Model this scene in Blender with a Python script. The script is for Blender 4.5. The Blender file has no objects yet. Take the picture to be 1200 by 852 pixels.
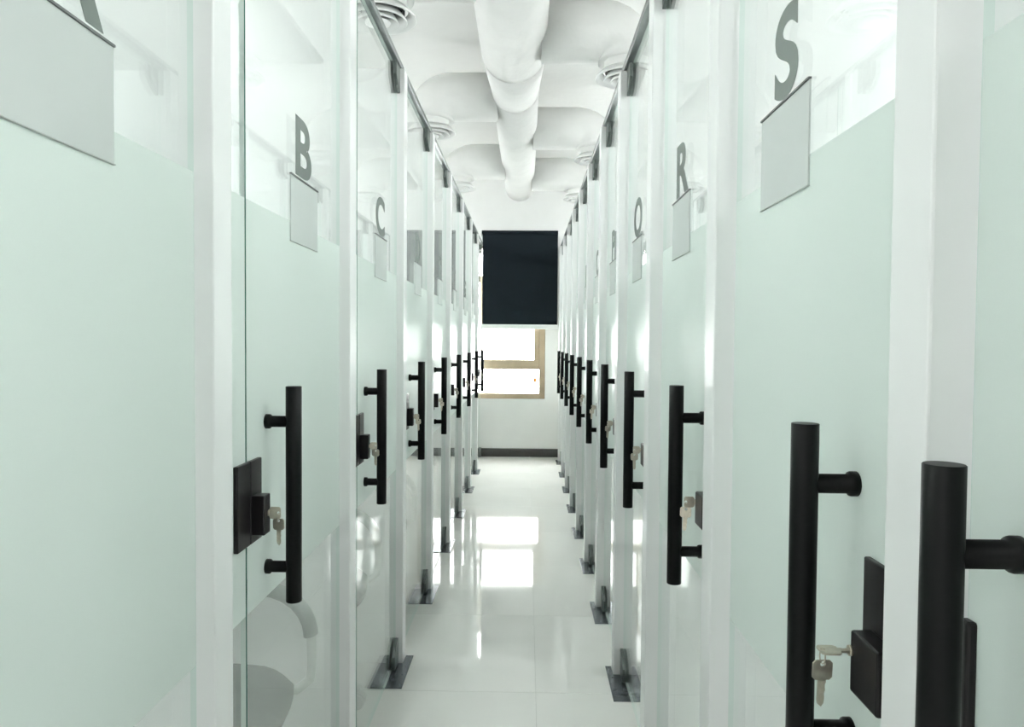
import bpy, bmesh, math, random
from mathutils import Matrix, Vector
random.seed(4)
SC = bpy.context.scene
COL = SC.collection
EYE = 1.362                      # camera height above the floor; Y runs down the corridor

# ------------------------------------------------------------------ camera
F_PX, PITCH, YAW, ROLL = 870.0, -.0297, -.0198, .0075
def cam_axes(p, y, r):
    cy, sy, cp, sp, cr, sr = math.cos(y), math.sin(y), math.cos(p), math.sin(p), math.cos(r), math.sin(r)
    Ry = Matrix(((cy, -sy, 0), (sy, cy, 0), (0, 0, 1)))
    Rp = Matrix(((1, 0, 0), (0, cp, sp), (0, -sp, cp)))
    Rr = Matrix(((cr, 0, sr), (0, 1, 0), (-sr, 0, cr)))
    return Rr @ Rp @ Ry
A = cam_axes(PITCH, YAW, ROLL)
cd = bpy.data.cameras.new('camera'); cam = bpy.data.objects.new('camera', cd); COL.objects.link(cam)
cd.sensor_fit = 'HORIZONTAL'; cd.sensor_width = 36; cd.lens = 36 * F_PX / 1200; cd.clip_start = .02
m = Matrix.Identity(4)
for i in range(3):
    m[i][0] = A[0][i]; m[i][1] = A[2][i]; m[i][2] = -A[1][i]
m[2][3] = EYE
cam.matrix_world = m
SC.camera = cam

# ------------------------------------------------------------------ world, exposure
W_STRENGTH = 36.0                # bright overcast daylight behind the window
ADDED_LAMP = 35.0                      # emission of the added panel lights, which are out of view
w = bpy.data.worlds.new('daylight'); SC.world = w; w.use_nodes = True
bg = w.node_tree.nodes['Background']; bg.inputs[0].default_value = (1, .985, .98, 1); bg.inputs[1].default_value = W_STRENGTH
SC.view_settings.view_transform = 'Standard'; SC.view_settings.look = 'None'
SC.view_settings.gamma = 1; SC.view_settings.use_curve_mapping = False
SC.view_settings.exposure = 0.0
cy = SC.cycles
cy.max_bounces = 14; cy.diffuse_bounces = 7; cy.glossy_bounces = 6; cy.transmission_bounces = 8
cy.transparent_max_bounces = 40; cy.sample_clamp_indirect = 12; cy.caustics_reflective = False; cy.use_denoising = True

# ------------------------------------------------------------------ materials
def nodes(name):
    mt = bpy.data.materials.new(name); mt.use_nodes = True
    nt = mt.node_tree; nt.nodes.clear()
    out = nt.nodes.new('ShaderNodeOutputMaterial')
    return mt, nt, out
def mat(name, col, rough=.5, metal=0.0, var=.04, scale=6.0, bump=0.0, bscale=40.0, spec=.5, coat=0):
    mt, nt, out = nodes(name)
    b = nt.nodes.new('ShaderNodeBsdfPrincipled'); nt.links.new(b.outputs[0], out.inputs[0])
    tc = nt.nodes.new('ShaderNodeTexCoord'); n = nt.nodes.new('ShaderNodeTexNoise')
    n.inputs['Scale'].default_value = scale; n.inputs['Detail'].default_value = 4
    nt.links.new(tc.outputs['Object'], n.inputs['Vector'])
    r = nt.nodes.new('ShaderNodeValToRGB')
    r.color_ramp.elements[0].position = .3; r.color_ramp.elements[1].position = .7
    r.color_ramp.elements[0].color = (*[max(0, c * (1 - var)) for c in col], 1)
    r.color_ramp.elements[1].color = (*[min(1, c * (1 + var)) for c in col], 1)
    nt.links.new(n.outputs['Fac'], r.inputs[0]); nt.links.new(r.outputs[0], b.inputs['Base Color'])
    b.inputs['Roughness'].default_value = rough; b.inputs['Metallic'].default_value = metal
    b.inputs['Specular IOR Level'].default_value = spec
    b.inputs['Coat Weight'].default_value = coat
    if bump:
        n2 = nt.nodes.new('ShaderNodeTexNoise'); n2.inputs['Scale'].default_value = bscale; n2.inputs['Detail'].default_value = 3
        nt.links.new(tc.outputs['Object'], n2.inputs['Vector'])
        bp = nt.nodes.new('ShaderNodeBump'); bp.inputs['Strength'].default_value = bump; bp.inputs['Distance'].default_value = .02
        nt.links.new(n2.outputs['Fac'], bp.inputs['Height']); nt.links.new(bp.outputs[0], b.inputs['Normal'])
    return mt
def glass_mat(name, tint, gain=1.0):
    mt, nt, out = nodes(name)
    g = nt.nodes.new('ShaderNodeNewGeometry')
    # facing and back faces see the same outer reflectance
    ma = nt.nodes.new('ShaderNodeMapRange'); nt.links.new(g.outputs['Backfacing'], ma.inputs[0])
    ma.inputs['To Min'].default_value = 1.5; ma.inputs['To Max'].default_value = 1 / 1.5
    fr = nt.nodes.new('ShaderNodeFresnel'); nt.links.new(ma.outputs[0], fr.inputs['IOR'])
    t = nt.nodes.new('ShaderNodeBsdfTransparent'); t.inputs[0].default_value = (*tint, 1)
    gl = nt.nodes.new('ShaderNodeBsdfGlossy'); gl.inputs['Roughness'].default_value = 0.0; gl.inputs[0].default_value = (gain, gain, gain, 1)
    n = nt.nodes.new('ShaderNodeTexNoise'); n.inputs['Scale'].default_value = 1.3
    bp = nt.nodes.new('ShaderNodeBump'); bp.inputs['Strength'].default_value = .02; bp.inputs['Distance'].default_value = .02
    nt.links.new(n.outputs['Fac'], bp.inputs['Height']); nt.links.new(bp.outputs[0], gl.inputs['Normal'])
    mx = nt.nodes.new('ShaderNodeMixShader')
    nt.links.new(fr.outputs[0], mx.inputs[0]); nt.links.new(t.outputs[0], mx.inputs[1]); nt.links.new(gl.outputs[0], mx.inputs[2])
    nt.links.new(mx.outputs[0], out.inputs[0])
    return mt
def film_mat(name, col):
    mt, nt, out = nodes(name)
    d = nt.nodes.new('ShaderNodeBsdfDiffuse'); t = nt.nodes.new('ShaderNodeBsdfTranslucent')
    tc = nt.nodes.new('ShaderNodeTexCoord'); n = nt.nodes.new('ShaderNodeTexNoise'); n.inputs['Scale'].default_value = 900
    nt.links.new(tc.outputs['Object'], n.inputs['Vector'])
    r = nt.nodes.new('ShaderNodeValToRGB')
    r.color_ramp.elements[0].color = (*[c * .97 for c in col], 1); r.color_ramp.elements[1].color = (*col, 1)
    nt.links.new(n.outputs['Fac'], r.inputs[0])
    nt.links.new(r.outputs[0], d.inputs[0]); nt.links.new(r.outputs[0], t.inputs[0])
    mx = nt.nodes.new('ShaderNodeMixShader'); mx.inputs[0].default_value = .55
    nt.links.new(d.outputs[0], mx.inputs[1]); nt.links.new(t.outputs[0], mx.inputs[2])
    g = nt.nodes.new('ShaderNodeBsdfGlossy'); g.inputs['Roughness'].default_value = .30
    fr = nt.nodes.new('ShaderNodeLayerWeight'); fr.inputs['Blend'].default_value = .12
    m2 = nt.nodes.new('ShaderNodeMixShader'); mul = nt.nodes.new('ShaderNodeMath'); mul.operation = 'MULTIPLY'; mul.inputs[1].default_value = .8
    nt.links.new(fr.outputs['Fresnel'], mul.inputs[0]); nt.links.new(mul.outputs[0], m2.inputs[0])
    nt.links.new(mx.outputs[0], m2.inputs[1]); nt.links.new(g.outputs[0], m2.inputs[2]); nt.links.new(m2.outputs[0], out.inputs[0])
    return mt
def emit_mat(name, col, s):
    mt, nt, out = nodes(name)
    e = nt.nodes.new('ShaderNodeEmission'); e.inputs[0].default_value = (*col, 1); e.inputs[1].default_value = s
    nt.links.new(e.outputs[0], out.inputs[0]); return mt
M = dict(
    wall=mat('wall_paint', (.82, .825, .815), .55, var=.015, bump=.03, bscale=120),
    ceil=mat('ceiling_paint', (.69, .695, .68), .7, var=.03, scale=2.5, bump=.15, bscale=14),
    duct=mat('duct_paint', (.75, .755, .74), .6, var=.03, scale=5, bump=.35, bscale=11),
    post=mat('white_panel', (.83, .84, .835), .35, var=.01, scale=3),
    tile=mat('polished_tile', (.84, .84, .81), .045, var=.05, scale=1.6, bump=.012, bscale=3.0),
    grout=mat('grout', (.66, .66, .63), .8, var=.08, scale=60),
    glass=glass_mat('clear_glass', (.965, .985, .976)),
    edge=mat('green_glass_edge', (.03, .16, .12), .15, var=.1, scale=9),
    edge_reflecting=mat('glass_edge_paled_by_reflection', (.70, .80, .755), .2, var=.03, scale=9),  # far edges paled to stand in for white reflected at the posts
    film=film_mat('frosted_film', (.885, .94, .91)),
    black=mat('black_powder_coat', (.0035, .0042, .0040), .42, var=.15, scale=200, spec=.16),
    lockblk=mat('black_anodised_plate', (.009, .0075, .0085), .30, var=.1, scale=90, spec=.3),
    rail=mat('grey_rail_metal', (.19, .21, .21), .30, metal=.7, var=.08, scale=20),
    patch=mat('dark_hinge_metal', (.13, .15, .142), .32, metal=.6, var=.08, scale=30),
    plate=mat('brushed_grey_plate', (.15, .168, .185), .24, metal=.6, var=.12, scale=25),
    vinyl=mat('grey_vinyl', (.155, .185, .17), .5, var=.04),
    holder=mat('pale_grey_acrylic', (.55, .585, .57), .55, var=.02, spec=.3),
    holder_edge=mat('dark_holder_edge', (.13, .14, .14), .4),
    key=mat('nickel_key', (.62, .57, .48), .28, metal=.9, var=.08, scale=120),
    base=mat('dark_baseboard', (.035, .034, .032), .4, var=.2, scale=8),
    tan=mat('tan_window_frame', (.36, .285, .195), .4, var=.06, scale=12),
    blind=mat('navy_black_fabric', (.0075, .0125, .0165), .8, var=.12, scale=300, bump=.05, bscale=500, spec=.12),
    white=mat('white_plastic', (.82, .83, .82), .35, var=.01),
    dark=mat('dark_gap_shade_and_screw', (.02, .022, .022), .7),  # screw colour; in the diffuser necks it stands in for shade
    seat=mat('grey_seat_fabric', (.115, .13, .12), .85, var=.12, scale=90, bump=.1, bscale=300),
    arm=mat('grey_arm_plastic', (.22, .25, .235), .5, var=.04),
    tube=mat('pale_chair_frame', (.52, .55, .52), .35, metal=.2, var=.04),
    caster=mat('caster_plastic', (.42, .44, .42), .4, var=.04),
    orange=mat('orange_sticker', (.55, .25, .06), .5),
    added_lamp=emit_mat('added_lamp_diffuser', (.985, 1.0, 1.0), ADDED_LAMP),  # glow of the added panel lights, hidden from the camera
)

# ------------------------------------------------------------------ mesh helpers
def R(v): return v + EYE        # heights measured from eye level
class MB:
    def __init__(s): s.bm = bmesh.new()
    def box(s, x0, x1, y0, y1, z0, z1, bevel=0, mi=0, edge_axis=None, edge_mi=1):
        x0, x1 = sorted((x0, x1)); y0, y1 = sorted((y0, y1)); z0, z1 = sorted((z0, z1))
        vs = [s.bm.verts.new(p) for p in ((x0,y0,z0),(x1,y0,z0),(x1,y1,z0),(x0,y1,z0),(x0,y0,z1),(x1,y0,z1),(x1,y1,z1),(x0,y1,z1))]
        fs = [s.bm.faces.new([vs[i] for i in q]) for q in ((0,3,2,1),(4,5,6,7),(0,1,5,4),(1,2,6,5),(2,3,7,6),(3,0,4,7))]
        ax = (2, 2, 1, 0, 1, 0)
        for k, (f, a) in enumerate(zip(fs, ax)): f.material_index = mi if edge_axis is None or a == edge_axis else edge_mi if k == 2 else edge_mi + 1
        if bevel:
            es = list({e for f in fs for e in f.edges})
            bmesh.ops.bevel(s.bm, geom=es, offset=bevel, segments=2, profile=.5, affect='EDGES')
        return s
    def prism(s, pts, a, b, axis='z', bevel=0):
        def P(u, v, t): return {'z': (u, v, t), 'y': (u, t, v), 'x': (t, u, v)}[axis]
        lo = [s.bm.verts.new(P(u, v, a)) for u, v in pts]; hi = [s.bm.verts.new(P(u, v, b)) for u, v in pts]
        n = len(pts); fs = [s.bm.faces.new(lo[::-1]), s.bm.faces.new(hi)]
        for i in range(n): fs.append(s.bm.faces.new((lo[i], lo[(i+1) % n], hi[(i+1) % n], hi[i])))
        if bevel:
            es = list({e for f in fs[:2] for e in f.edges})
            bmesh.ops.bevel(s.bm, geom=es, offset=bevel, segments=2, profile=.5, affect='EDGES')
        return s
    def tube(s, path, rad, n=16, caps=True, sx=1.0):
        path = [Vector(p) for p in path]; rads = rad if isinstance(rad, (list, tuple)) else [rad] * len(path)
        rings = []; up = None
        for i, p in enumerate(path):
            t = (path[min(i+1, len(path)-1)] - path[max(i-1, 0)])
            if t.length < 1e-9: t = (path[-1] - path[0])
            t.normalize()
            if up is None:
                up = Vector((0, 0, 1)) if abs(t.z) < .9 else Vector((1, 0, 0))
            u = (up - t * up.dot(t)).normalized(); v = t.cross(u); up = u
            rings.append([s.bm.verts.new(p + (u * math.cos(a) + v * math.sin(a) * sx) * rads[i]) for a in [2*math.pi*k/n for k in range(n)]])
        for a, b in zip(rings, rings[1:]):
            for k in range(n):
                f = s.bm.faces.new((a[k], a[(k+1) % n], b[(k+1) % n], b[k])); f.smooth = True
        if caps:
            s.bm.faces.new(rings[0][::-1]); s.bm.faces.new(rings[-1])
        return s
    def lathe(s, prof, c, n=40, closed=False):
        rings = []
        for r, z in prof:
            rings.append([s.bm.verts.new((c[0] + r * math.cos(2*math.pi*k/n), c[1] + r * math.sin(2*math.pi*k/n), c[2] + z)) for k in range(n)])
        if closed: rings.append(rings[0])
        for a, b in zip(rings, rings[1:]):
            for k in range(n):
                f = s.bm.faces.new((a[k], a[(k+1) % n], b[(k+1) % n], b[k])); f.smooth = True
        return s
    def mesh(s, name, mats):
        bmesh.ops.recalc_face_normals(s.bm, faces=s.bm.faces)
        me = bpy.data.meshes.new(name); s.bm.to_mesh(me); s.bm.free()
        for mm in (mats if isinstance(mats, (list, tuple)) else [mats]): me.materials.append(mm)
        return me
    def obj(s, name, mats, parent=None):
        return place(name, s.mesh(name, mats), parent)
def place(name, me, parent=None, loc=None):
    o = bpy.data.objects.new(name, me); COL.objects.link(o)
    if parent: o.parent = parent
    if loc: o.location = loc
    return o
def empty(name, loc=(0, 0, 0), parent=None):
    o = place(name, None, parent, loc); o.empty_display_size = .1; return o
def tag(o, label, cat, group=None):
    if cat == 'partition': o['kind'] = 'thing'
    o['label'] = label; o['category'] = cat
    if group: o['group'] = group
    return o
def struct(o, label=None, cat=None):
    o['kind'] = 'structure'
    if label: o['label'] = label
    if cat: o['category'] = cat
    return o
def plabel(o, t): o['label'] = t; return o
def arc(c, r, a0, a1, n, plane): 
    out = []
    for i in range(n + 1):
        a = math.radians(a0 + (a1 - a0) * i / n); u, v = r * math.cos(a), r * math.sin(a)
        out.append((c[0] + u, c[1], c[2] + v) if plane == 'xz' else (c[0], c[1] + u, c[2] + v) if plane == 'yz' else (c[0] + u, c[1] + v, c[2]))
    return out

# ------------------------------------------------------------------ key dimensions
XPL, XGL = -.512, -.541           # left: face of posts, corridor face of glass
XPR, XGR = .365, .402             # right
PL0, PITL, NL = 1.207, .936, 9    # near edge of post between doors A and B, booth pitch, doors A-I
PR0, PITR, NR = .6826, .774, 11   # near edge of post between doors S and T, doors T-J
PT = .075                         # post thickness
GT = .010                         # glass thickness
Y0, Y1 = -2.7, 8.74               # room ends
WXL, WXR = -1.95, 1.80            # outer walls
TOPL, TOPR = R(1.12), R(1.085)    # top of partitions under the rail
CEIL = 3.31
FILM0, FILM1 = R(-.537), R(.270)

# ------------------------------------------------------------------ the setting
fl = MB().box(WXL, WXR, Y0, Y1, -.06, -.003).obj('floor', M['grout']); struct(fl, 'polished pale porcelain tile floor of the booth corridor', 'floor')
T = .81; gx, gy = .045, 2.845
tile_cache = {}
ix0 = math.floor((WXL - gx) / T); iy0 = math.floor((Y0 - gy) / T)
for i in range(ix0, math.ceil((WXR - gx) / T)):
    for j in range(iy0, math.ceil((Y1 - gy) / T)):
        x0, x1 = max(WXL, gx + i*T + .0006), min(WXR, gx + (i+1)*T - .0006)
        y0, y1 = max(Y0, gy + j*T + .0008), min(Y1, gy + (j+1)*T - .0008)
        if x1 - x0 < .02 or y1 - y0 < .02: continue
        k = (round(x1-x0, 4), round(y1-y0, 4))
        if k not in tile_cache:
            tile_cache[k] = MB().box(0, k[0], 0, k[1], -.008, 0, bevel=.0006).mesh('tile', M['tile'])
        place('tile', tile_cache[k], fl, (x0, y0, 0))
struct(MB().box(WXL - .1, WXR + .1, Y0 - .1, Y1 + .15, CEIL, CEIL + .1).obj('ceiling', M['ceil']), 'white painted ceiling above the ducts', 'ceiling')
struct(MB().box(WXL - .1, WXL, Y0, Y1, 0, CEIL).obj('wall_left', M['wall']), 'white wall behind the left booths', 'wall')
struct(MB().box(WXR, WXR + .1, Y0, Y1, 0, CEIL).obj('wall_right', M['wall']), 'white wall behind the right booths', 'wall')
struct(MB().box(WXL - .1, WXR + .1, Y0 - .1, Y0, 0, CEIL).obj('wall_near', M['wall']), 'white wall behind the viewer', 'wall')
WX0, WX1, WZ0, WZ1 = -.80, .216, R(-.676), R(1.15)
fw = MB()
fw.box(WXL - .1, WX0, Y1, Y1 + .14, 0, CEIL); fw.box(WX1, WXR + .1, Y1, Y1 + .14, 0, CEIL)
fw.box(WX0, WX1, Y1, Y1 + .14, 0, WZ0); fw.box(WX0, WX1, Y1, Y1 + .14, WZ1, CEIL)
struct(fw.obj('wall_far', M['wall']), 'white end wall of the corridor with the window', 'wall')
struct(MB().box(WXL, WXR, Y1 - .012, Y1, 0, .098, bevel=.002).obj('baseboard_far', M['base']), 'dark baseboard along the end wall', 'baseboard')

# window in the end wall
win = struct(empty('window_1', (0, Y1 + .05, WZ0)), 'tan framed window below the dark roller blind', 'window')
def wbox(name, x0, x1, z0, z1, mt, y0=-.03, y1=.05, bevel=.004, parent=win):
    return MB().box(x0, x1, y0, y1, z0 - WZ0 if parent is win else z0, z1 - WZ0 if parent is win else z1, bevel=bevel).obj(name, mt, parent)
wbox('jamb', .147, WX1, WZ0, WZ1, M['tan']); wbox('jamb', WX0, WX0 + .06, WZ0, WZ1, M['tan'])
wbox('bottom_rail', WX0 + .06, .147, WZ0, R(-.613), M['tan']); wbox('head_rail', WX0 + .06, .147, R(1.09), WZ1, M['tan'])
wbox('transom', WX0 + .06, .147, R(-.329), R(-.216), M['tan'], y0=-.025); wbox('upper_transom', WX0 + .06, .147, R(.70), R(.77), M['tan'], y0=-.025)
wbox('sash_stile', .086, .147, R(-.216), R(.70), M['tan'], y0=-.02); wbox('sash_stile', -.565, -.525, R(-.216), R(.70), M['tan'], y0=-.02)
for x0, x1, z0, z1 in ((WX0+.06, .147, R(-.613), R(-.329)), (-.525, .086, R(-.216), R(.70)), (WX0+.06, -.565, R(-.216), R(.70)), (WX0+.06, .147, R(.77), R(1.09))):
    p = wbox('pane', x0, x1, z0, z1, M['glass'], y0=.012, y1=.018, bevel=0)
    if abs(z1 - R(-.329)) < 1e-6:
        for sx, pts in ((.030, ((-.012,-.022),(.0,-.026),(.004,.0),(.02,.012),(.012,.022),(-.006,.012))), (.100, ((-.014,-.018),(.008,-.028),(.016,.004),(.004,.028),(-.016,.012)))):
            q = MB().prism([(sx + u * 1.35, R(-.455) - WZ0 + v * 1.3) for u, v in pts], .0105, .0119, axis='y').obj('sticker', M['orange'], p); plabel(q, 'small orange mark')
# roller blind
rb = tag(empty('roller_blind', (0, 8.705, R(.145))), 'dark navy roller blind pulled down over the end window', 'blind')
rz = R(.145)
MB().box(-.527, .353, -.001, .001, .05, R(1.27) - rz).obj('fabric', M['blind'], rb)
plabel(MB().box(-.56, .374, -.009, .009, 0, .055, bevel=.005).obj('bottom_bar', M['white'], rb), 'white bottom bar')
MB().tube([(-.535, 0, R(1.272)-rz), (.356, 0, R(1.272)-rz)], .022, 20).obj('roller', M['blind'], rb)
for x in (-.545, .362): MB().box(x-.008, x+.008, -.026, .035, R(1.24)-rz, R(1.298)-rz, bevel=.003).obj('bracket', M['white'], rb)

# ------------------------------------------------------------------ unseen panel lights, added over the booths to light the room
lamp_house = MB().box(-.155, .155, -.305, .305, .006, .036, bevel=.006).mesh('housing', M['white'])
lamp_diff = MB().box(-.145, .145, -.295, .295, 0, .0055, bevel=.002).mesh('diffuser', M['added_lamp'])
LZ = 2.80
rod_me = MB().tube([(0, 0, .035), (0, 0, CEIL - LZ)], .004, 8).mesh('hanger_rod', M['white'])
def added_panel_light(x, y, label):
    r = tag(empty('added_panel_light', (x, y, LZ)), label, 'light', 'added unseen panel lights')
    place('housing', lamp_house, r); place('diffuser', lamp_diff, r)
    for dy in (-.25, .25): place('hanger_rod', rod_me, r, (0, dy, 0))
for i, dl in enumerate('ABCDEFGHI'): added_panel_light(-1.70, PL0 + PT + (i - .5) * PITL - .035, 'added unseen white panel light hanging over the back of the booth behind door %s' % dl)
for i, dl in enumerate('TSRQPONMLKJ'): added_panel_light(1.56, PR0 + PT + (i - .5) * PITR - .035, 'added unseen white panel light hanging over the back of the booth behind door %s' % dl)
added_panel_light(-.95, -1.4, 'added unseen white panel light hanging in the entrance area, left side')  # this pair is added to light the area behind the camera
added_panel_light(.85, -1.4, 'added unseen white panel light hanging in the entrance area, right side')

# ------------------------------------------------------------------ ducts and diffusers
DX, DZ = -.088, R(1.665)
md = tag(empty('main_duct', (DX, Y0, DZ)), 'long round white-painted air duct down the middle of the ceiling', 'duct')
def dt(name, pts, rads, n=36): return MB().tube(pts, rads, n).obj(name, M['duct'], md)
dt('duct_section', [(0, .02, 0), (0, 4.3 - Y0, 0)], .185)
dt('reducer', [(0, 4.3 - Y0, 0), (-.002, 4.95 - Y0, 0)], [.185, .155])
dt('duct_section', [(-.002, 4.95 - Y0, 0), (-.002, 8.05 - Y0, 0)], .155)
for y, rr in ((1.4, .188), (2.9, .188), (4.3, .188), (4.95, .158), (6.3, .158), (7.9, .158)):
    MB().lathe([(rr, -.008), (rr + .0015, 0), (rr, .008)], (0, 0, 0), 36).obj('seam_band', M['duct'], md)
    o = COL.objects[-1]
    o.rotation_euler = (math.pi/2, 0, 0); o.location = (0, y - Y0, 0)
DIFZ = R(1.42)
ring_me = []
for r0, r1, z0, z1 in ((.172, .135, 0, .035), (.130, .098, -.012, .028), (.092, .062, -.018, .022), (.056, .0, -.022, -.004)):
    b = MB()
    if r1 > 0: b.lathe([(r0, z0), (r0 - .004, z0 - .004), (r1, z1), (r1, z1 + .006), (r0 - .002, z0 + .006)], (0, 0, 0), 48, closed=True)
    else: b.lathe([(r0, z0 + .006), (r0 - .003, z0 - .002), (.02, z0 - .004), (.0005, z0 - .004)], (0, 0, 0), 48)
    ring_me.append(b.mesh('cone_ring', M['white']))
plen_me = MB().lathe([(.12, .03), (.12, .07), (.126, .075), (.126, .09)], (0, 0, 0), 40).mesh('neck', M['duct'])
core_me = MB().lathe([(.118, .06), (.0005, .06)], (0, 0, 0), 40).mesh('throat_shade', M['dark'])  # dark disc painted in for the shade inside the diffuser neck
spots = [('left', -.67, 3.31, 'nearest'), ('left', -.67, 5.12, 'middle'), ('left', -.66, 6.95, 'farthest'),
         ('right', .53, 2.3, 'nearest'), ('right', .53, 4.05, 'second'), ('right', .53, 5.86, 'third'), ('right', .52, 7.45, 'farthest')]
for side, x, y, word in spots:
    r = tag(empty('ceiling_diffuser', (x, y, DIFZ)), '%s round white air diffuser above the %s rail' % (word, side), 'air diffuser', 'round air diffusers')
    for me in ring_me: place('cone_ring', me, r)
    place('neck', plen_me, r); place('throat_shade', core_me, r)
    s = 1 if x > 0 else -1
    root = plabel(empty('branch_duct', (0, y - Y0, 0), md), '%s flexible branch going %s' % (word, side))
    dx = x - DX; R_ = .15; rad = .16; bx = abs(dx)
    rr_ = .155 if y > 4.6 else .185
    pts = [(s * (rr_ - .03), 0, 0), (s * (bx - R_ - .05), 0, 0)]
    pts += [(s * (bx - R_) + s * R_ * math.sin(math.radians(a)), 0, -R_ + R_ * math.cos(math.radians(a))) for a in range(0, 91, 15)]
    zend = DIFZ + .085 - DZ
    if zend < pts[-1][2] - .01: pts.append((s * bx, 0, zend))
    rads = [rad] * len(pts); rads[-1] = .13
    MB().tube(pts, rads, 32).obj('flexible_hose', M['duct'], root)

# ------------------------------------------------------------------ partitions (the white posts are their ends), header rails
LET_L = 'ABCDEFGHI'; LET_R = 'TSRQPONMLKJ'
def lab_between(a, b, side): 
    if a is None: return 'white partition at the near end of the %s booths beside door %s' % (side, b)
    if b is None: return 'white partition at the far end of the %s booths beyond door %s' % (side, a)
    return 'white partition between glass doors %s and %s' % (a, b)
part_l = MB().box(0, WXL - XPL + .001, 0, PT, 0, TOPL, bevel=.003).mesh('partition', M['post'])
part_r = MB().box(0, WXR - XPR - .001, 0, PT, 0, TOPR, bevel=.003).mesh('partition', M['post'])
for i in range(-1, NL - 1):
    y = PL0 + i * PITL; a = LET_L[i] if i >= 0 else None; b = LET_L[i+1]
    tag(place('partition', part_l, None, (XPL, y, 0)), lab_between(a, b, 'left'), 'partition', 'white booth partitions')
for i in range(-1, NR):
    y = PR0 + i * PITR
    a = LET_R[i] if i >= 0 else None; b = LET_R[i+1] if i + 1 < NR else None
    tag(place('partition', part_r, None, (XPR, y, 0)), lab_between(a, b, 'right'), 'partition', 'white booth partitions')
tag(MB().box(-.577, WXL + .001, 8.690, Y1 - .013, 0, TOPL, bevel=.003).obj('partition', M['post']), lab_between('I', None, 'left'), 'partition', 'white booth partitions')
y = PR0 + 10 * PITR + PT
tag(MB().box(XGR, XGR + .03, y, Y1 - .013, 0, TOPR, bevel=.002).obj('filler_panel', M['post']), 'narrow white filler panel between the last right partition and the end wall', 'panel')
tag(MB().box(-.560, -.524, PL0 - PITL, Y1 - .013, TOPL, TOPL + .026, bevel=.002).obj('header_rail', M['rail']), 'grey metal header rail running above the left glass doors', 'rail')
tag(MB().box(.378, .416, PR0 - PITR, Y1 - .013, TOPR, TOPR + .026, bevel=.002).obj('header_rail', M['rail']), 'grey metal header rail running above the right glass doors', 'rail')

# ------------------------------------------------------------------ door hardware meshes
# door space: origin at the near bottom corner of the glass on its corridor face; +y along the door; s = corridor direction
HT, HB = R(-.0964), R(-.5464)
def text_mesh(ch, s, width_scale=1.0):
    cu = bpy.data.curves.new('letter', 'FONT'); cu.body = ch; cu.size = 1; cu.offset = .026; cu.align_x = 'CENTER'; cu.extrude = .004; cu.resolution_u = 8
    o = bpy.data.objects.new('tmp', cu); COL.objects.link(o)
    dg = bpy.context.evaluated_depsgraph_get(); me = bpy.data.meshes.new_from_object(o.evaluated_get(dg))
    bpy.data.objects.remove(o); bpy.data.curves.remove(cu)
    xs = [v.co.x for v in me.vertices]; ys = [v.co.y for v in me.vertices]; zs = [v.co.z for v in me.vertices]
    cx = (min(xs) + max(xs)) / 2; y0, hh = min(ys), .147 / .78
    for v in me.vertices:
        u = (v.co.x - cx) * hh * 1.27; h = (v.co.y + .026) * hh; t = (v.co.z - min(zs)) * .1
        v.co = (s * t, s * u, h)
    me.materials.clear(); me.materials.append(M['vinyl']); me.name = 'letter'
    return me
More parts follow.
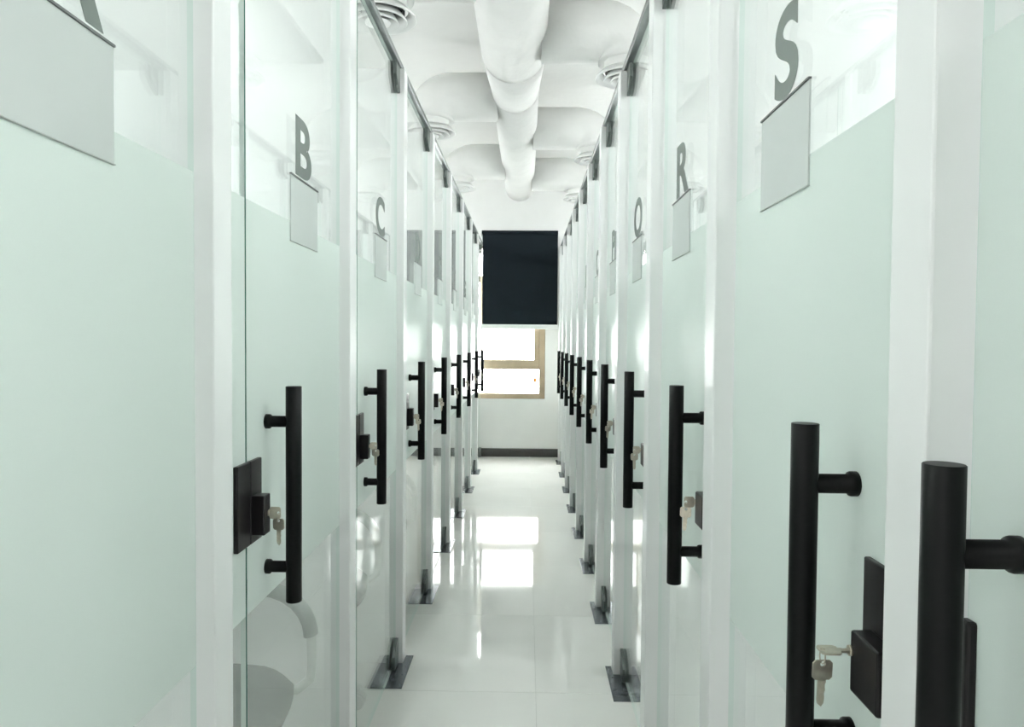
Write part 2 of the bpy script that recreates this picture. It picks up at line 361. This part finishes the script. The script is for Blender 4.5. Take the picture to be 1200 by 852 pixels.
def door_meshes(side):
    s = 1 if side == 'left' else -1
    wd = .714 if side == 'left' else .685
    top = TOPL if side == 'left' else TOPR
    hy = .107 if side == 'left' else .1415
    D = {}
    D['pane'] = MB().box(0, -s * GT, 0, wd, .011, top - .006, edge_axis=0).mesh('glass_pane', [M['glass'], M['edge'], M['edge_reflecting']])
    D['film'] = MB().box(s * .0002, s * .0006, .002, wd - .002, FILM0, FILM1).mesh('frosted_film', M['film'])
    hx = s * (.0583 if side == 'left' else .0635)
    D['bar'] = MB().tube([(0, 0, HB), (0, 0, HB + .0008), (0, 0, HT - .0008), (0, 0, HT)], [.0155, .0163, .0163, .0155], 28).mesh('handle', M['black'])
    L_ = abs(hx)
    D['peg'] = MB().tube([(s * -.0, 0, 0), (s * .0, 0, 0), (s * .008, 0, 0), (s * .010, 0, 0), (s * .012, 0, 0), (s * (L_ - .010), 0, 0)],
                         [.0150, .0152, .0152, .0145, .0118, .0118], 24).mesh('standoff', M['black'])
    D['hpos'] = (hx, hy)
    cx = wd / 2 + (.012 if side == 'left' else .075)
    D['cx'] = cx
    D['holder'] = MB().box(s * .0008, s * .0035, -.107, .107, 0, .150).mesh('name_plate', M['holder'])
    D['hedge'] = MB().box(s * .0008, s * .0060, -.108, .108, .1502, .1532).mesh('plate_edge', M['holder_edge'])
    D['hedge2'] = MB().box(s * .0008, s * .0050, -.108, .108, -.0010, 0).mesh('plate_edge', M['caster'])
    if side == 'left':
        D['lplate'] = MB().box(s * .0007, s * .010, -.004, .056, R(-.398), R(-.236), bevel=.002).mesh('lock_plate', M['lockblk'])
        D['case'] = MB().box(s * .0102, s * .036, -.004, .030, R(-.380), R(-.303), bevel=.002).mesh('lock_case', M['lockblk'])
        D['kpos'] = (s * .036, .018, R(-.340))
    else:
        D['lplate'] = MB().box(s * .0007, s * .009, .008, .100, R(-.398), R(-.246), bevel=.002).mesh('lock_plate', M['lockblk'])
        D['case'] = MB().box(s * .0092, s * .034, .008, .074, R(-.392), R(-.322), bevel=.003).mesh('lock_case', M['lockblk'])
        D['kpos'] = (s * .034, .070, R(-.345))
    # top pivot patch: two cheeks either side of the glass, bottom edge sloping; the bottom one mirrored
    def patch(z_, up):
        b = MB()
        q = 1 if up else -1
        pr = [(wd - .082, z_), (wd - .001, z_), (wd - .001, z_ - q * .104), (wd - .045, z_ - q * .088), (wd - .082, z_ - q * .052)]
        for x0, x1 in ((s * .0004, s * .0120), (-s * (GT + .0012), -s * (GT + .0125))):
            b.prism(pr if True else pr, x0, x1, axis='x', bevel=.001)
        return b
    D['tpatch'] = patch(top - .001, True).mesh('pivot_patch', M['patch'])
    D['bpatch'] = patch(.012, False).mesh('pivot_patch', M['patch'])
    return D
DL, DR = door_meshes('left'), door_meshes('right')

# floor spring cover plates, notched round the foot of the post
def cover_mesh(s, xg, xp):
    g = -s * GT / 2; w_ = .0675; ov = (xp - xg)           # post face relative to glass face
    a, b = g - s * w_, g + s * w_
    pts = [(a, -.224), (b, -.224), (b, .078), (ov + s * .0015, .078), (ov + s * .0015, -.0015), (a, -.0015)]
    if s < 0: pts = pts[::-1]
    return MB().prism(pts, .0002, .0045, axis='z', bevel=.0008).mesh('floor_hinge_cover', M['plate'])
CL, CR = cover_mesh(1, XGL, XPL), cover_mesh(-1, XGR, XPR)
screw_me = MB().tube([(0, 0, .0046), (0, 0, .0056)], .004, 10).mesh('screw', M['dark'])

# keys
def key_mesh():
    b = bmesh.new(); n = 20; th = .0022
    def outer(a):
        c, s_ = math.cos(a), math.sin(a); k = 1 / max(abs(c), abs(s_)); k = min(k, 1.22)
        return (.0118 * c * k, -.0115 + .0112 * s_ * k)
    def inner(a): return (.0032 * math.cos(a), -.0045 + .0032 * math.sin(a))
    R4 = []
    for fn in (outer, inner):
        for t in (-th/2, th/2): R4.append([b.verts.new((fn(2*math.pi*k/n)[0], t, fn(2*math.pi*k/n)[1])) for k in range(n)])
    o0, o1, i0, i1 = R4
    for k in range(n):
        j = (k+1) % n
        b.faces.new((o0[k], o0[j], o1[j], o1[k])); b.faces.new((i0[k], i1[k], i1[j], i0[j]))
        b.faces.new((o0[k], i0[k], i0[j], o0[j])); b.faces.new((o1[k], o1[j], i1[j], i1[k]))
    mb = MB(); mb.bm.free(); mb.bm = b
    mb.prism([(-.0046, -.0215), (.0046, -.0215), (.0046, -.026), (.0036, -.027), (.0036, -.031), (.0042, -.034), (.003, -.038), (.0036, -.043), (.003, -.049), (.000, -.053), (-.0036, -.050), (-.0046, -.046)], -.0011, .0011, axis='y')
    mb.box(-.0006, .0006, -.0016, .0016, -.048, -.024)
    return mb.mesh('key', M['key'])
KEY = key_mesh()
RING = MB(); RING.lathe([(.0075 + .0008 * math.cos(a), .0008 * math.sin(a)) for a in [2*math.pi*k/8 for k in range(8)]], (0, 0, 0), 24, closed=True); RING = RING.mesh('key_ring', M['key'])
CYL = {1: MB().tube([(-.0, 0, 0), (.003, 0, 0)], .006, 18).mesh('cylinder', M['key']), -1: MB().tube([(0, 0, 0), (-.003, 0, 0)], .006, 18).mesh('cylinder', M['key'])}

# ------------------------------------------------------------------ doors
def build_door(letter, side, y_edge, mirrored=False):
    s = 1 if side == 'left' else -1
    D = DL if side == 'left' else DR
    xg = XGL if side == 'left' else XGR
    r = tag(empty('door_%d' % (ord(letter) - 64), (xg, y_edge, 0)), 'frosted glass booth door lettered %s with long black pull handle in the %s row' % (letter, side), 'door', 'lettered glass booth doors'); r['kind'] = 'structure'
    p = place('glass_pane', D['pane'], r)
    place('frosted_film', D['film'], p)
    lt = place('letter', text_mesh(letter, s), p, (s * .0003, D['cx'], R(.386))); plabel(lt, 'dark grey letter %s' % letter)
    h = place('name_plate', D['holder'], r, (0, D['cx'], R(.226)))
    plabel(h, 'blank pale grey name plate holder')
    place('plate_edge', D['hedge'], h); place('plate_edge', D['hedge2'], h)
    hx, hy = D['hpos']
    if mirrored: hy = .605 - y_edge
    bar = place('handle', D['bar'], r, (hx, hy, 0))
    for z in (R(-.1697), R(-.4735)): place('standoff', D['peg'], bar, (-hx, 0, z))
    if not mirrored:
        lp = place('lock_plate', D['lplate'], r); place('lock_case', D['case'], lp)
        c = place('cylinder', CYL[s], lp, D['kpos'])
    else:
        MB().box(0, s * .010, .658 - y_edge, .6735 - y_edge, R(-.398), R(-.246), bevel=.003).obj('lock_plate', M['lockblk'], r)
    place('pivot_patch', D['tpatch'], r); place('pivot_patch', D['bpatch'], r)
    return r
def keys(letter, side, y_edge, flat=False):
    s = 1 if side == 'left' else -1
    D = DL if side == 'left' else DR; xg = XGL if side == 'left' else XGR
    kx, ky, kz = D['kpos']
    r = tag(empty('key_pair', (xg + kx, y_edge + ky, kz)), 'pair of nickel keys hanging from the lock of door %s' % letter, 'keys', 'keys in the door locks')
    off = .026 if flat else .0145
    k1 = place('key', KEY, r, (s * (off + .0105), 0, 0))
    # blade points into the lock
    k1.rotation_euler = (0, s * math.pi/2, 0) if not flat else (math.pi/2, 0, s * math.pi/2)
    if flat: k1.matrix_basis = Matrix.Translation((s * (off + .0105), 0, 0)) @ Matrix.Rotation(s * math.pi/2, 4, 'Y') @ Matrix.Rotation(math.pi/2, 4, 'Z')
    rg = place('key_ring', RING, r, (s * (off + .006), 0, -.0075)); rg.rotation_euler = (0, math.pi/2 + .1, 0) 
    k2 = place('key', KEY, r, (s * (off + .006), -.001, -.0105)); k2.rotation_euler = (0, random.uniform(-.06, .06), random.uniform(-.25, .25))
SL = PL0 + PT                      # left sidelight start of booth B
for i, L in enumerate(LET_L):
    y = PL0 + PT + (i - 1) * PITL
    ye = y + .139
    build_door(L, 'left', ye)
    if L != 'A': keys(L, 'left', ye)
    sl = tag(empty('glass_sidelight', (XGL, y, 0)), 'narrow fixed frosted glass strip beside the lock of door %s' % L, 'glass panel', 'fixed glass strips')
    if i == 0:
        SLP = MB().box(0, -GT, .001, .133, .002, TOPL - .001, edge_axis=0).mesh('glass_pane', [M['glass'], M['edge'], M['edge_reflecting']])
        SLF = MB().box(.0002, .0006, .002, .131, FILM0, FILM1).mesh('frosted_film', M['film'])
        SLK = MB().box(.0007, .010, .070, .1325, R(-.398), R(-.236), bevel=.002).mesh('strike_plate', M['lockblk'])
    pp = place('glass_pane', SLP, sl); place('frosted_film', SLF, pp); place('strike_plate', SLK, sl)
    if i < NL - 1:
        c = tag(place('floor_hinge_cover', CL, None, (XGL, PL0 + i * PITL, 0)), 'dark grey hinge cover plate on the floor under door %s' % L, 'hinge plate', 'floor hinge covers')
        for sx, sy in ((.046, -.03), (-.055, -.19)): place('screw', screw_me, c, (sx, sy, 0))
for i, L in enumerate(LET_R):
    y = PR0 + PT + (i - 1) * PITR + .006
    build_door(L, 'right', y, mirrored=(L == 'T'))
    if L != 'T': keys(L, 'right', y, flat=(L == 'S'))
    c = tag(place('floor_hinge_cover', CR, None, (XGR, PR0 + i * PITR, 0)), 'dark grey hinge cover plate on the floor under door %s' % L, 'hinge plate', 'floor hinge covers')
    for sx, sy in ((-.045, -.03), (.050, -.19)): place('screw', screw_me, c, (sx, sy, 0))

# ------------------------------------------------------------------ office chairs inside the left booths
def chair_parts():
    P = []
    # seat: rounded slab with a waterfall front towards +x
    b = bmesh.new(); nu, nv = 14, 14; W_, Dp = .252, .25
    grid = {}
    for lev in (0, 1):
        for i in range(nu + 1):
            for j in range(nv + 1):
                u, v = -1 + 2*i/nu, -1 + 2*j/nv
                # squircle mapping
                x = u * math.sqrt(max(0, 1 - v*v*.26)); y = v * math.sqrt(max(0, 1 - u*u*.26))
                drop = .07 * max(0, (x - .45) / .55) ** 2 + .012 * max(abs(x), abs(y)) ** 6
                z = .475 - drop if lev else .415 - .4 * drop + .018 * max(abs(x), abs(y)) ** 4
                grid[lev, i, j] = b.verts.new((x * Dp, y * W_, z))
    for i in range(nu):
        for j in range(nv):
            for lev in (0, 1):
                q = [grid[lev, i, j], grid[lev, i+1, j], grid[lev, i+1, j+1], grid[lev, i, j+1]]
                b.faces.new(q if lev else q[::-1]).smooth = True
    ring = [(i, 0) for i in range(nu)] + [(nu, j) for j in range(nv)] + [(i, nv) for i in range(nu, 0, -1)] + [(0, j) for j in range(nv, 0, -1)]
    for a, c in zip(ring, ring[1:] + ring[:1]):
        b.faces.new((grid[0, a[0], a[1]], grid[0, c[0], c[1]], grid[1, c[0], c[1]], grid[1, a[0], a[1]])).smooth = True
    mb = MB(); mb.bm.free(); mb.bm = b
    P.append(('seat', mb.mesh('seat', M['seat']), []))
    # backrest: curved pad
    b = bmesh.new(); g = {}
    for lev in (0, 1):
        for i in range(11):
            for j in range(11):
                u, v = -1 + i/5, -1 + j/5
                yy = u * math.sqrt(1 - v*v*.3) * .21; zz = .80 + v * math.sqrt(1 - u*u*.3) * .22
                g[lev, i, j] = b.verts.new((-.255 + .05*u*u - .04*v + (.022 if lev else -.018), yy, zz))
    for i in range(10):
        for j in range(10):
            for lev in (0, 1):
                q = [g[lev, i, j], g[lev, i+1, j], g[lev, i+1, j+1], g[lev, i, j+1]]
                b.faces.new(q if lev else q[::-1]).smooth = True
    ring = [(i, 0) for i in range(10)] + [(10, j) for j in range(10)] + [(i, 10) for i in range(10, 0, -1)] + [(0, j) for j in range(10, 0, -1)]
    for a, c in zip(ring, ring[1:] + ring[:1]): b.faces.new((g[0, a[0], a[1]], g[0, c[0], c[1]], g[1, c[0], c[1]], g[1, a[0], a[1]])).smooth = True
    mb = MB(); mb.bm.free(); mb.bm = b
    P.append(('backrest', mb.mesh('backrest', M['seat']), []))
    P.append(('back_strut', MB().tube([(-.05, 0, .40), (-.20, 0, .40), (-.26, 0, .43), (-.30, 0, .55), (-.285, 0, .78)], .016, 12).mesh('back_strut', M['tube']), []))
    for sg in (1, -1):
        yy = sg * .275
        tube = [(.12, sg * .20, .405), (.215, sg * .245, .405), (.238, yy, .42), (.243, yy, .46), (.240, yy, .56)]
        back = [(-.16, yy, .655), (-.205, yy, .63), (-.215, yy, .58), (-.19, yy, .46), (-.15, sg * .22, .41), (-.10, sg * .18, .405)]
        pad = [(.240, yy, .545)] + [(.095 + .145 * math.cos(math.radians(a)), yy, .545 + .125 * math.sin(math.radians(a))) for a in range(15, 91, 15)] + [(0, yy, .672), (-.10, yy, .668), (-.165, yy, .655)]
        frame = MB().tube(tube, .013, 12).tube(back, .013, 12).mesh('arm_frame', M['tube'])
        P.append(('armrest', MB().tube(pad, [.019] * 4 + [.020] * (len(pad) - 4), 14, sx=1.35).mesh('armrest', M['arm']), [('arm_frame', frame, (0, 0, 0), 0)]))
    P.append(('gas_column', MB().tube([(0, 0, .09), (0, 0, .26), (0, 0, .2601), (0, 0, .41)], [.027, .027, .017, .017], 16).mesh('gas_column', M['tube']), []))
    P.append(('seat_mechanism', MB().box(-.10, .10, -.07, .07, .385, .418, bevel=.008).mesh('seat_mechanism', M['caster']), []))
    leg = MB().tube([(0, 0, .105), (.10, 0, .10), (.235, 0, .078), (.25, 0, .074)], [.030, .024, .017, .014], 12).mesh('base_leg', M['tube'])
    wheel = MB()
    for yy in (-.012, .012): wheel.tube([(0, yy - .008, .028), (0, yy - .0075, .028), (0, yy + .0075, .028), (0, yy + .008, .028)], [.022, .028, .028, .022], 20)
    wheel.tube([(-.012, 0, .028), (-.012, 0, .075)], .006, 8)
    wheel.tube([(.030 * math.cos(math.radians(a)), 0, .028 + .034 * math.sin(math.radians(a))) for a in range(20, 161, 20)], .007, 8, sx=2.6)
    wheel = wheel.mesh('caster', M['caster'])
    for k in range(5): P.append(('base_leg', leg, [('caster', wheel, (.238, 0, 0), 0)], 2*math.pi*k/5 + .05))
    return P
CP = chair_parts()
for k, L in enumerate('BCDEF'):
    yc = 1.770 + k * PITL
    r = tag(empty('office_chair', (-.855, yc, 0)), 'grey office chair with curved arms inside the booth of door %s' % L, 'chair', 'office chairs in the booths')
    r.rotation_euler = (0, 0, math.radians((-5, -4, -6, -3, -5)[k]))
    for it in CP:
        o = place(it[0], it[1], r)
        if len(it) > 3: o.rotation_euler = (0, 0, it[3])
        for nm, me, loc, rz_ in it[2]: place(nm, me, o, loc)
